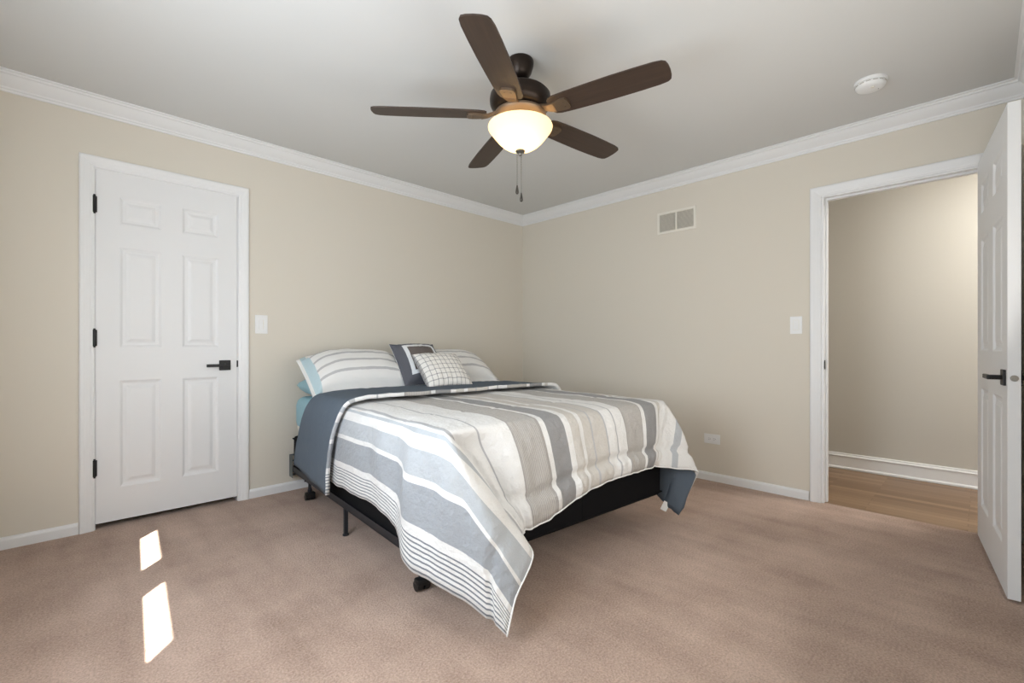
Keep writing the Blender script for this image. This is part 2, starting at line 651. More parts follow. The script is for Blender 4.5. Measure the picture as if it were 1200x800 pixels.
# crown moulding (profile: distance from wall, height)
CR = [(0, 2.352), (0.010, 2.352), (0.012, 2.362), (0.018, 2.366), (0.020, 2.374), (0.034, 2.384), (0.050, 2.397), (0.062, 2.412),
      (0.067, 2.420), (0.076, 2.422), (0.080, 2.430), (0.092, 2.432), (0.092, H - 0.0005), (0, H - 0.0005)]
b = MB()
b.prism([(-p, q) for p, q in CR], 'x', -3.9, 0, mit=lambda p, q: (0, p))
structure(b.build('trim_crown_left', M['trim'], smooth=True, angle=35))
b = MB()
b.prism([(-p, q) for p, q in CR], 'y', YS, 0, mit=lambda p, q: (-p, p))
structure(b.build('trim_crown_right', M['trim'], smooth=True, angle=35))
b = MB()
b.prism([(YS + p, q) for p, q in CR], 'x', -4.2, 0, mit=lambda p, q: (0, -(p - YS)))
structure(b.build('trim_crown_front', M['trim'], smooth=True, angle=35))

# baseboards
BB = [(0, 0), (0.014, 0), (0.014, 0.046), (0.010, 0.056), (0.006, 0.060), (0, 0.062)]


def baseboard(name, axis, a0, a1, sgn=-1, off=0.0):
    bb = MB()
    bb.prism([(off + sgn * p, q) for p, q in BB], axis, a0, a1)
    return structure(bb.build(name, M['trim']))


baseboard('baseboard_left', 'x', -3.87, -3.552)
baseboard('baseboard_left_far', 'x', -2.698, 0)
baseboard('baseboard_right', 'y', -2.706, -0.014)
baseboard('baseboard_front', 'x', -4.1, 0, 1, YS)

# casings: profile across the width (w from inner edge, thickness)
CS = [(0, 0), (0, 0.009), (0.006, 0.011), (0.012, 0.011), (0.020, 0.014), (0.034, 0.016), (0.044, 0.019), (0.056, 0.020), (0.062, 0.017), (0.064, 0.012), (0.064, 0)]


def casing(name, axis, i0, i1, top, sgn):
    """mitred casing round an opening [i0,i1] x [0,top] on the plane 0; sgn -1: sticks out towards negative"""
    bm_ = MB()
    prof = CS
    n = len(prof)

    def P(t, d, z):
        return (t, sgn * d, z) if axis == 'x' else (sgn * d, t, z)
    rows = []
    for (w, d) in prof:
        rows.append([bm_.bm.verts.new(P(i0 - w, d, 0)), bm_.bm.verts.new(P(i0 - w, d, top + w)),
                     bm_.bm.verts.new(P(i1 + w, d, top + w)), bm_.bm.verts.new(P(i1 + w, d, 0))])
    for k in range(n):
        a_, b_ = rows[k], rows[(k + 1) % n]
        for j in range(3):
            bm_.bm.faces.new((a_[j], a_[j + 1], b_[j + 1], b_[j]))
    bm_.bm.faces.new([r[0] for r in rows])
    bm_.bm.faces.new([r[3] for r in rows][::-1])
    return structure(bm_.build(name, M['trim']))


casing('trim_1', 'x', -3.486, -2.762, 2.056, -1)
casing('trim_2', 'y', -3.616, -2.776, 2.042, -1)

# jambs
b = MB()
b.box(D1[0], D1[0] + 0.016, 0.0, TW, 0, D1[2])
b.box(D1[1] - 0.016, D1[1], 0.0, TW, 0, D1[2])
b.box(D1[0] + 0.016, D1[1] - 0.016, 0.0, TW, D1[2] - 0.016, D1[2])
structure(b.build('trim_jamb_left', M['trim']))
b = MB()
jl = D2[1] - 0.018
b.box(0, TW, jl, D2[1], 0, D2[2])
b.box(0, TW, D2[0], D2[0] + 0.018, 0, D2[2])
b.box(0, TW, D2[0] + 0.018, jl, D2[2] - 0.020, D2[2])
# stop strip
b.box(0.040, 0.074, jl - 0.011, jl, 0, D2[2] - 0.02)
b.box(0.040, 0.074, D2[0] + 0.018, jl - 0.011, D2[2] - 0.031, D2[2] - 0.02)
jamb = structure(b.build('trim_jamb_right', M['trim']))
b = MB()
b.box(0.006, 0.034, jl - 0.002, jl - 0.0002, 0.89, 0.95)
b.box(0.000, 0.010, jl - 0.004, jl - 0.0002, 0.90, 0.94)
b.build('strike_plate', M['black'], jamb)


# ------------------------------------------------------------------ six-panel doors
def door_slab(w, h, th, cols, rows):
    """slab x 0..w, z 0..h, faces at y=0 (front, -y) and y=th; moulded panels on both faces"""
    b = MB()
    bm_ = b.bm
    xs = sorted({0, w} | {c for p in cols for c in p})
    zs = sorted({0, h} | {c for p in rows for c in p})

    def is_panel(x0, z0):
        return any(abs(x0 - c[0]) < 1e-6 for c in cols) and any(abs(z0 - r[0]) < 1e-6 for r in rows)
    ins = [(0.0, 0.0), (0.005, 0.002), (0.014, 0.0085), (0.019, 0.0095), (0.030, 0.0095), (0.034, 0.008), (0.048, 0.003), (0.054, 0.0022)]
    for side in (0, 1):
        y = 0 if side == 0 else th
        s = 1 if side == 0 else -1
        for i in range(len(xs) - 1):
            for j in range(len(zs) - 1):
                x0, x1, z0, z1 = xs[i], xs[i + 1], zs[j], zs[j + 1]
                if not is_panel(x0, z0):
                    vs = [bm_.verts.new(p) for p in ((x0, y, z0), (x1, y, z0), (x1, y, z1), (x0, y, z1))]
                    bm_.faces.new(vs)
                else:
                    prev = None
                    for d, dep in ins:
                        yy = y + s * dep
                        ring = [bm_.verts.new(p) for p in ((x0 + d, yy, z0 + d), (x1 - d, yy, z0 + d), (x1 - d, yy, z1 - d), (x0 + d, yy, z1 - d))]
                        if prev:
                            for k in range(4):
                                l = (k + 1) % 4
                                bm_.faces.new((prev[k], prev[l], ring[l], ring[k]))
                        prev = ring
                    bm_.faces.new(prev)
    for q in (((0, 0, 0), (0, th, 0), (0, th, h), (0, 0, h)), ((w, 0, 0), (w, 0, h), (w, th, h), (w, th, 0)),
              ((0, 0, 0), (w, 0, 0), (w, th, 0), (0, th, 0)), ((0, 0, h), (0, th, h), (w, th, h), (w, 0, h))):
        bm_.faces.new([bm_.verts.new(p) for p in q])
    bmesh.ops.remove_doubles(bm_, verts=bm_.verts, dist=1e-5)
    return b


def lever(parent, x, y, z, sgn, flip):
    """square rose and flat lever; rose centre (x,y,z) on a face whose outward direction is sgn*y; lever runs flip*x"""
    b = MB()
    b.box(x - 0.033, x + 0.033, min(y, y + sgn * 0.009), max(y, y + sgn * 0.009), z - 0.033, z + 0.033, bev=0.0025)
    ro = b.build('door_handle', M['black'], parent)
    b = MB()
    b.tube([(x, y + sgn * 0.009, z), (x, y + sgn * 0.046, z)], 0.010, 16)
    xa, xb = sorted((x - flip * 0.012, x + flip * 0.112))
    ya, yb = sorted((y + sgn * 0.040, y + sgn * 0.054))
    b.box(xa, xb, ya, yb, z - 0.0095, z + 0.0095, bev=0.003)
    b.build('lever', M['black'], ro)
    return ro


def hinge(parent, x, y, z):
    b = MB()
    b.tube([(x, y, z - 0.047), (x, y, z + 0.047)], 0.0075, 12)
    b.tube([(x, y, z - 0.054), (x, y, z - 0.047)], 0.005, 10)
    b.tube([(x, y, z + 0.047), (x, y, z + 0.054)], 0.005, 10)
    b.box(x - 0.004, x + 0.012, y + 0.006, y + 0.010, z - 0.045, z + 0.045)
    return b.build('hinge', M['black'], parent, smooth=True, angle=40)


ROWS = [(0.190, 0.812), (1.005, 1.590), (1.722, 1.882)]
DW = 0.712
door1 = structure(door_slab(DW, 2.016, 0.035, [(0.104, 0.302), (0.406, 0.604)], ROWS).build('door_1', M['door']))
door1.location = (-3.4795, 0.002, 0.032)
lever(door1, 0.640, 0.0, 0.886, -1, -1)
for hz in (1.816, 1.058, 0.319):
    hinge(door1, -0.006, -0.012, hz)
b = MB()
b.box(DW - 0.003, DW + 0.006, -0.0065, -0.0015, 0.872, 0.916)
b.build('latch_plate', M['black'], door1)

# open door: local x from hinge to free edge, local y=0 face turned to the room (+y side)
D2W = 0.838
door2 = structure(door_slab(D2W, 2.02, 0.038, [(0.118, 0.356), (0.482, 0.720)], ROWS).build('door_2', M['door']))
door2.location = (-0.050, -3.514, 0.014)
door2.rotation_euler = (0, 0, PI + math.radians(6.3))
lever(door2, D2W - 0.062, 0.0, 0.898, -1, -1)
lever(door2, D2W - 0.062, 0.038, 0.898, 1, -1)
b = MB()
b.tube([(D2W, 0.019, 0.898), (D2W + 0.0035, 0.019, 0.898)], 0.0125, 20)
b.tube([(D2W, 0.019, 0.898), (D2W + 0.011, 0.019, 0.898)], 0.0075, 14)
b.build('latch', M['steel'], door2, smooth=True, angle=40)
for hz in (1.816, 1.058, 0.319):
    hinge(door2, -0.006, 0.048, hz)


# ------------------------------------------------------------------ wall fittings
def decora_switch(name, label, loc, rotz, w, h, style):
    """wall plate in local x-z, sticking out towards local -y"""
    t = thing(name, label, 'light switch', loc, (0, 0, rotz))
    MB().box(-w / 2, w / 2, -0.006, 0, -h / 2, h / 2, bev=0.002).build('wall_plate', M['plastic'], t)
    b = MB()
    pr = [(-0.006, -0.033), (-0.010, -0.033), (-0.0075, 0.0), (-0.0105, 0.033), (-0.006, 0.033)]
    if style == 'dimmer':
        b.prism(pr, 'x', -0.016, 0.008)
    else:
        b.prism(pr, 'x', -0.0165, 0.0165)
    b.build('rocker', M['plastic'], t)
    if style == 'dimmer':
        b = MB()
        b.box(0.0105, 0.0135, -0.0072, -0.006, -0.033, 0.033)
        b.box(0.0095, 0.0145, -0.0105, -0.0072, 0.004, 0.014, bev=0.001)
        b.build('dimmer_slider', M['vent'], t)
    else:
        b = MB()
        b.box(-0.0185, 0.0185, -0.0066, -0.006, -0.035, 0.035)
        b.build('rocker_surround', M['vent'], t)
    return t


decora_switch('light_switch', 'white dimmer switch plate on the wall just right of the closed door', (-2.618, 0.0, 1.196), 0, 0.080, 0.128, 'dimmer')
decora_switch('light_switch', 'white rocker switch plate on the wall just left of the open doorway', (0.0, -2.628, 1.189), -PI / 2, 0.073, 0.120, 'rocker')

t = thing('wall_outlet', 'white horizontal power outlet low on the right wall beside the bed', 'outlet', (0, -2.053, 0.324), (0, 0, -PI / 2))
MB().box(-0.061, 0.061, -0.006, 0, -0.037, 0.037, bev=0.002).build('wall_plate', M['plastic'], t)
for sx in (-1, 1):
    b = MB()
    b.box(sx * 0.0195 - 0.0145, sx * 0.0195 + 0.0145, -0.0075, -0.006, -0.0165, 0.0165, bev=0.0007)
    s_ = b.build('socket', M['plastic'], t)
    b = MB()
    b.box(sx * 0.0195 - 0.007, sx * 0.0195 + 0.001, -0.0078, -0.0074, 0.005, 0.0068)
    b.box(sx * 0.0195 - 0.007, sx * 0.0195 + 0.002, -0.0078, -0.0074, -0.0068, -0.005)
    b.tube([(sx * 0.0195 + 0.0085, -0.0074, 0), (sx * 0.0195 + 0.0085, -0.0078, 0)], 0.0022, 10)
    b.build('slots', M['plastic_dark'], s_)

# return-air grille
t = thing('air_vent', 'cream two-panel louvred air return grille high on the right wall', 'vent', (0, -1.762, 2.076), (0, 0, -PI / 2))
VW, VH = 0.166, 0.091
b = MB()
fr = 0.020
b.box(-VW, VW, -0.008, 0, VH - fr, VH, bev=0.002)
b.box(-VW, VW, -0.008, 0, -VH, -VH + fr, bev=0.002)
b.box(-VW, -VW + fr, -0.0078, 0, -VH + fr * .5, VH - fr * .5)
b.box(VW - fr, VW, -0.0078, 0, -VH + fr * .5, VH - fr * .5)
b.box(-0.006, 0.006, -0.0078, 0, -VH + fr * .5, VH - fr * .5)
b.build('vent_frame', M['vent'], t)
MB().box(-VW + 0.01, VW - 0.01, -0.0012, -0.0004, -VH + 0.01, VH - 0.01).build('duct_backing', M['vent_dark'], t)
for sx in (-1, 1):
    b = MB()
    x0, x1 = sorted((sx * 0.006, sx * (VW - fr)))
    nsl = 18
    for k in range(nsl):
        z = -VH + fr + (k + 0.5) * (2 * VH - 2 * fr) / nsl
        b.prism([(-0.0012, z + 0.0026), (-0.0062, z - 0.0022), (-0.0058, z - 0.003), (-0.0008, z + 0.0016)], 'x', x0, x1)
    b.build('louvres', M['vent'], t)

# smoke detector
t = thing('smoke_detector', 'round white smoke detector on the ceiling near the right wall', 'smoke detector', (-0.580, -3.118, H))
MB().lathe([(0, 0), (0.072, 0), (0.072, -0.010), (0.070, -0.013), (0, -0.013)], 40).build('mounting_base', M['plastic'], t, smooth=True, angle=35)
MB().lathe([(0.064, -0.013), (0.066, -0.018), (0.066, -0.026), (0.060, -0.036), (0.048, -0.042), (0, -0.044)], 40).build('sensor_cover', M['plastic'], t, smooth=True, angle=50)
b = MB()
for k in range(14):
    a = 2 * PI * k / 14
    m = Matrix.Rotation(a, 4, 'Z')
    bb = MB()
    bb.box(0.0655, 0.0668, -0.010, 0.010, -0.0235, -0.0205)
    bb.transform(m)
    tmp = bpy.data.meshes.new('tmp')
    bb.bm.to_mesh(tmp)
    bb.bm.free()
    b.bm.from_mesh(tmp)
    bpy.data.meshes.remove(tmp)
b.build('sensor_slots', M['vent_dark'], t)
MB().lathe([(0, -0.0475), (0.008, -0.047), (0.010, -0.0405), (0.0, -0.040)], 16, c=(-0.025, -0.012, 0)).build('test_button', M['vent'], t, smooth=True, angle=40)
MB().sphere((0.020, -0.030, -0.041), 0.003, 10, 6).build('indicator', M['plastic_dark'], t)

# ------------------------------------------------------------------ ceiling fan
FAN = Vector((-2.022, -1.944, 0))
fan = thing('ceiling_fan', 'dark bronze five-blade ceiling fan with lit frosted bowl light', 'ceiling fan', (FAN.x, FAN.y, H))


def fz(prof):
    return [(r, z - H) for r, z in prof]


MB().lathe(fz([(0, 2.4395), (0.062, 2.4395), (0.066, 2.432), (0.064, 2.41), (0.054, 2.378), (0.040, 2.358), (0.024, 2.350), (0, 2.350)]), 40).build('canopy', M['bronze'], fan, smooth=True, angle=45)
MB().lathe(fz([(0, 2.36), (0.014, 2.36), (0.014, 2.32), (0.026, 2.318), (0.026, 2.30), (0, 2.30)]), 24).build('downrod', M['bronze'], fan, smooth=True, angle=40)
MB().lathe(fz([(0, 2.322), (0.034, 2.322), (0.060, 2.316), (0.100, 2.302), (0.130, 2.284), (0.138, 2.276), (0.139, 2.270), (0.147, 2.266), (0.150, 2.245), (0.148, 2.225),
               (0.138, 2.205), (0.120, 2.192), (0.10, 2.186), (0, 2.186)]), 56).build('motor_housing', M['bronze'], fan, smooth=True, angle=35)
MB().lathe(fz([(0, 2.19), (0.112, 2.19), (0.124, 2.182), (0.126, 2.172), (0.118, 2.160), (0.100, 2.152), (0.092, 2.140), (0.092, 2.122), (0.100, 2.124), (0.100, 2.118), (0, 2.118)]), 48).build('switch_housing', M['bronze_light'], fan, smooth=True, angle=35)


def blade_mesh():
    """local x = along the blade, underside down; at the hub"""
    pts = []
    outl = [(0.165, 0.040), (0.175, 0.052), (0.20, 0.060), (0.26, 0.064), (0.36, 0.067), (0.48, 0.069), (0.58, 0.068), (0.660, 0.0655), (0.694, 0.060), (0.708, 0.050), (0.714, 0.030), (0.716, 0.0)]
    up = [(x, y) for x, y in outl]
    dn = [(x, -y) for x, y in reversed(outl[:-1])]
    pts = up + dn
    b = MB()
    A = [b.bm.verts.new((x, y, -0.0032)) for x, y in pts]
    B = [b.bm.verts.new((x, y, 0.0032)) for x, y in pts]
    n = len(pts)
    b.bm.faces.new(A)
    b.bm.faces.new(B[::-1])
    for i in range(n):
        j = (i + 1) % n
        b.bm.faces.new((A[i], B[i], B[j], A[j]))
    return b


def iron_mesh():
    """blade bracket: arm from the motor to a flared plate under the blade"""
    b = MB()
    # arm, dropping slightly from the motor
    sec = [(0.085, 0.022, 0.016), (0.125, 0.020, 0.008), (0.160, 0.024, -0.006), (0.190, 0.030, -0.010)]
    rings = []
    for x, wd, z in sec:
        rings.append([b.bm.verts.new(p) for p in ((x, -wd, z - 0.006), (x, wd, z - 0.006), (x, wd, z + 0.004), (x, -wd, z + 0.004))])
    for A, B in zip(rings, rings[1:]):
        for k in range(4):
            l = (k + 1) % 4
            b.bm.faces.new((A[k], A[l], B[l], B[k]))
    b.bm.faces.new(rings[0])
    b.bm.faces.new(rings[-1][::-1])
    # plate against the blade's underside: shield shape
    out = [(0.180, 0.026), (0.205, 0.032), (0.235, 0.036), (0.252, 0.034), (0.260, 0.024), (0.262, 0.0)]
    pts = out + [(x, -y) for x, y in reversed(out[:-1])]
    A = [b.bm.verts.new((x, y, -0.014)) for x, y in pts]
    B = [b.bm.verts.new((x, y, -0.0036)) for x, y in pts]
    b.bm.faces.new(A)
    b.bm.faces.new(B[::-1])
    n = len(pts)
    for i in range(n):
        j = (i + 1) % n
        b.bm.faces.new((A[i], B[i], B[j], A[j]))
    # two screw heads
    for sy in (-0.015, 0.015):
        b.tube([(0.236, sy, -0.016), (0.236, sy, -0.013)], 0.005, 10)
    return b


PITCH = math.radians(-11)
BZ = 2.172
for k in range(5):
    ang = math.radians(67.3 + 72 * k)
    bl = blade_mesh().build('blade', M['walnut'], fan)
    bl.location = (0, 0, BZ - H)
    bl.rotation_euler = (Matrix.Rotation(ang, 3, 'Z') @ Matrix.Rotation(PITCH, 3, 'X')).to_euler()
    iron_mesh().build('blade_bracket', M['bronze_light'], bl, smooth=True, angle=30)

# bowl light
bowl_prof = [(r_, 2.001 + (z_ - 1.982) * 0.96) for r_, z_ in [(0.100, 2.110), (0.146, 2.111), (0.155, 2.107), (0.158, 2.100), (0.156, 2.091), (0.149, 2.079), (0.139, 2.066),
             (0.127, 2.050), (0.112, 2.031), (0.092, 2.011), (0.070, 1.996), (0.044, 1.986), (0.012, 1.982)]]
inner = [(max(r - 0.005, 0.004), z + (0.004 if i > 2 else -0.004)) for i, (r, z) in enumerate(bowl_prof)]
MB().lathe(fz(bowl_prof + inner[::-1][:-2]), 64).build('light_bowl', M['glass'], fan, smooth=True, angle=60)
MB().lathe(fz([(0, 2.007), (0.020, 2.003), (0.024, 1.997), (0.020, 1.991), (0.010, 1.987), (0.010, 1.982), (0.006, 1.975), (0, 1.972)]), 28).build('finial', M['chain'], fan, smooth=True, angle=50)
for (ox, oy, zb) in ((-0.012, 0.010, 1.828), (0.003, -0.004, 1.791)):
    b = MB()
    b.tube([(ox, oy, 1.980 - H), (ox, oy, zb - H)], 0.0011, 8)
    z = 1.975
    while z > zb:
        b.sphere((ox, oy, z - H), 0.0021, 8, 6)
        z -= 0.0085
    pc = b.build('pull_chain', M['chain'], fan, smooth=True)
    MB().lathe([(0, 0.004), (0.0028, 0.002), (0.0038, -0.006), (0.0065, -0.020), (0.0080, -0.030), (0.0072, -0.037), (0.004, -0.041), (0, -0.042)], 18, c=(ox, oy, zb - H)).build('chain_fob', M['fob'], pc, smooth=True)
add_light('bowl_bulb', 'POINT', (FAN.x, FAN.y, 2.066), 2.2, (1.0, 0.82, 0.58), shadow_soft_size=0.045).parent = None

# ------------------------------------------------------------------ bed: local x across the bed, local y = -(distance from head)
BA = math.radians(-4.4)
BO = Vector((-2.43, -0.07, 0))
BMAT = Matrix.Translation(BO) @ Matrix.Rotation(BA, 4, 'Z')
BW, BL = 1.50, 2.02


def bed_thing(name, label, cat):
    return thing(name, label, cat, BO, (0, 0, BA))


t = bed_thing('bed_frame', 'black steel bed frame on caster legs under the dark box spring', 'bed frame')
RZ0, RZ1 = 0.158, 0.198
for x0, x1, xf in ((-0.014, 0.030, -0.014), (BW - 0.030, BW + 0.014, BW + 0.011)):
    b = MB()
    b.box(x0, x1, -BL + 0.06, 0.02, RZ0 + 0.004, RZ0 + 0.008)
    b.box(xf, xf + 0.003, -BL + 0.06, 0.02, RZ0, RZ1)
    b.build('side_rail', M['rail'], t)
for v in (0.25, 1.77):
    b = MB()
    b.box(0.005, BW - 0.005, -v - 0.018, -v + 0.018, RZ0 - 0.004, RZ0)
    b.box(0.005, BW - 0.005, -v - 0.0015, -v + 0.0015, RZ0 - 0.030, RZ0 - 0.004)
    b.build('cross_rail', M['rail'], t)


def caster_leg(x, v):
    b = MB()
    b.tube([(x, -v, 0.062), (x, -v, RZ0 - 0.004)], 0.010, 14)
    b.box(x - 0.018, x + 0.018, -v - 0.022, -v + 0.022, RZ0 - 0.040, RZ0 - 0.005, bev=0.003)
    b.lathe([(0, 0.075), (0.013, 0.075), (0.015, 0.062), (0.013, 0.055), (0, 0.055)], 16, c=(x, -v, 0))
    l = b.build('leg', M['rail'], t, smooth=True, angle=40)
    b = MB()
    for s in (-1, 1):
        b.tube([(x + s * 0.004, -v, 0.024), (x + s * 0.030, -v, 0.024)], [0.024, 0.022], 24)
    b.box(x - 0.031, x + 0.031, -v - 0.027, -v + 0.018, 0.026, 0.055, bev=0.008)
    b.build('caster', M['black'], l, smooth=True, angle=40)


for v in (0.25, 1.78):
    caster_leg(0.040, v)
    caster_leg(BW - 0.04, min(v, 1.40))
for x in (0.006, BW - 0.006):
    b = MB()
    b.box(x - 0.010, x + 0.010, -1.006, -0.986, 0.006, RZ0 + 0.004, bev=0.002)
    b.lathe([(0, 0), (0.017, 0), (0.017, 0.006), (0.012, 0.010), (0, 0.010)], 16, c=(x, -0.996, 0))
    b.build('leg', M['rail'], t)
for x in (-0.014, BW - 0.022):
    # slotted head-board plate on the rail's end
    b = MB()
    for (za, zb) in ((0.115, 0.130), (0.166, 0.180), (0.216, 0.228), (0.258, 0.270)):
        b.box(x - 0.004, x + 0.038, 0.021, 0.026, za, zb)
    b.box(x - 0.004, x + 0.006, 0.021, 0.026, 0.115, 0.270)
    b.box(x + 0.028, x + 0.038, 0.021, 0.026, 0.115, 0.270)
    b.box(x - 0.004, x - 0.001, -0.05, 0.026, 0.115, 0.270)
    b.build('headboard_bracket', M['galv'], t)

bx = bed_thing('box_spring', 'black fabric box spring on the steel bed frame below the mattress', 'box spring')
b = MB()
b.box(0.0, BW, -BL, 0.0, 0.1665, 0.405, bev=0.022, seg=3)
b.build('base', M['box'], bx, smooth=True, angle=50)
b = MB()
for zz in (0.186, 0.385):
    loop = [(-0.001, 0.001, zz), (-0.001, -BL - 0.001, zz), (BW + 0.001, -BL - 0.001, zz), (BW + 0.001, 0.001, zz), (-0.001, 0.001, zz)]
    b.tube(loop, 0.004, 8)
b.tube([(0.80, -BL - 0.0005, 0.19), (0.80, -BL - 0.0005, 0.38)], 0.0015, 6)
b.build('piping', M['box'], bx)

mt = bed_thing('mattress', 'white mattress with a light blue fitted sheet on the box spring', 'mattress')
MB().box(0.012, BW - 0.012, -BL + 0.025, -0.008, 0.406, 0.680, bev=0.06, seg=5).build('mattress_body', M['mattress'], mt, smooth=True, angle=60)
b = MB()
b.box(0.006, BW - 0.006, -BL + 0.019, -0.002, 0.448, 0.687, bev=0.062, seg=5)
bmesh.ops.subdivide_edges(b.bm, edges=[e for e in b.bm.edges if e.calc_length() > 0.3], cuts=40, use_grid_fill=True)
for v in b.bm.verts:
    k = noise.noise(Vector((v.co.x * 6, v.co.y * 9, v.co.z * 9)))
    if v.co.z < 0.62:
        v.co.z += 0.004 * k
b.build('fitted_sheet', M['sheet'], mt, smooth=True, angle=60)

# ---- comforter
ZT = 0.735
AW, AE, BF = 0.44, 0.44, 0.44
FOLD, HEMV = 0.40, 1.13


def cat(pts, x):
    """piecewise smooth interpolation of [(key, (u,v,z))] by Catmull-Rom"""
    n = len(pts)
    if x <= pts[0][0]:
        return Vector(pts[0][1])
    if x >= pts[-1][0]:
        return Vector(pts[-1][1])
    for i in range(n - 1):
        k0, k1 = pts[i][0], pts[i + 1][0]
        if k0 <= x <= k1:
            t_ = (x - k0) / (k1 - k0)
            p1, p2 = Vector(pts[i][1]), Vector(pts[i + 1][1])

            def tan(j):
                a_, c_ = max(j - 1, 0), min(j + 1, n - 1)
                return (Vector(pts[c_][1]) - Vector(pts[a_][1])) / max(pts[c_][0] - pts[a_][0], 1e-6)
            m1, m2 = tan(i) * (k1 - k0), tan(i + 1) * (k1 - k0)
            t2, t3 = t_ * t_, t_ ** 3
            return p1 * (2 * t3 - 3 * t2 + 1) + m1 * (t3 - 2 * t2 + t_) + p2 * (-2 * t3 + 3 * t2) + m2 * (t3 - t2)


# hem of the cloth, as (u across, v from head, z)
HW = [(0.36, (-.085, .36, .31)), (0.97, (-.065, .97, .300)), (1.30, (-.075, 1.32, .318)), (1.58, (-.062, 1.60, .318)), (1.70, (-.066, 1.71, .285)),
      (1.80, (-.082, 1.81, .228)), (1.90, (-.095, 1.90, .192)), (2.02, (-.088, 2.00, .175))]
C1 = [(0.0, (-.088, 2.00, .175)), (.33, (-.04, 2.10, .152)), (.62, (0.0, 2.20, .120)), (.85, (.035, 2.285, .083)), (1.0, (.062, 2.325, .050))]
C2 = [(0.0, (.062, 2.325, .050)), (.25, (.105, 2.315, .150)), (.45, (.145, 2.305, .195)), (.68, (.235, 2.27, .245)), (.80, (.262, 2.235, .268)), (1.0, (.315, 2.135, .275))]
HF = [(0.0, (.315, 2.135, .275)), (.29, (.372, 2.118, .285)), (.46, (.515, 2.125, .312)), (.60, (.636, 2.125, .345)), (.70, (.715, 2.122, .362)), (.90, (.90, 2.12, .388)),
      (1.05, (1.045, 2.12, .390)), (1.25, (1.19, 2.118, .388)), (1.38, (1.28, 2.112, .386)), (1.50, (1.335, 2.10, .380))]
C3 = [(0.0, (1.335, 2.10, .380)), (.12, (1.36, 2.118, .372)), (.40, (1.46, 2.142, .350)), (.62, (1.60, 2.185, .322)), (.74, (1.625, 2.165, .285)), (.87, (1.612, 2.11, .15)), (1.0, (1.585, 2.085, .050))]
C4 = [(0.0, (1.585, 2.085, .050)), (.3, (1.572, 1.98, .12)), (.65, (1.575, 1.83, .24)), (1.0, (1.60, 1.70, .32))]
HE = [(0.36, (1.60, .36, .33)), (1.2, (1.60, 1.2, .33)), (2.02, (1.60, 1.70, .32))]


def clampv(x, a, b_):
    return max(a, min(b_, x))


def drape_point(a, bb):
    """cloth point (a across, bb along from head) -> (pos, normal-ish outward, t)"""
    s = max(0.0, -a)
    e = max(0.0, a - BW)
    f = max(0.0, bb - BL)
    eu, ev = clampv(a, 0, BW), min(bb, BL)
    dist_e = min(eu, BW - eu, BL - ev)
    crown = -0.012 * math.exp(-dist_e / 0.05)
    E = Vector((eu, ev, ZT + crown))
    if s == 0 and e == 0 and f == 0:
        return E, Vector((0, 0, 1)), 0.0
    if f == 0:
        if s > 0:
            t_, Hm, out = s / AW, cat(HW, bb), Vector((-1, 0, 0))
        else:
            t_, Hm, out = e / AE, cat(HE, bb), Vector((1, 0, 0))
    elif s == 0 and e == 0:
        t_, Hm, out = f / BF, cat(HF, a), Vector((0, 1, 0))
    elif s > 0:
        ss, ff = s / AW, f / BF
        t_ = max(ss, ff)
        Hm = cat(C1, ff / t_) if ss >= ff else cat(C2, 1 - ss / t_)
        out = Vector((-ss, ff, 0)).normalized()
    else:
        ee, ff = e / AE, f / BF
        t_ = max(ee, ff)
        Hm = cat(C3, ee / t_) if ff >= ee else cat(C4, 1 - ff / t_)
        out = Vector((ee, ff, 0)).normalized()
    bow = 0.030 if (a > BW and bb > BL) else 0.055
    P0 = E
    P1 = E + out * bow
    P2 = Vector((E.x, E.y, ZT)) + out * bow * 1.15
    mid = P2.lerp(Hm, 0.40)
    P2 = Vector((mid.x, mid.y, mid.z + 0.03))
    q = min(t_, 1.0) ** 0.85
    r = 1 - q
    P = P0 * r ** 3 + P1 * (3 * r * r * q) + P2 * (3 * r * q * q) + Hm * q ** 3
    N = (Vector((0, 0, 1)) * (1 - min(1, q * 4)) + out * min(1, q * 4)).normalized()
    return P, N, t_


def sm(x, a, b_):
    x = clampv((x - a) / (b_ - a), 0, 1)
    return x * x * (3 - 2 * x)


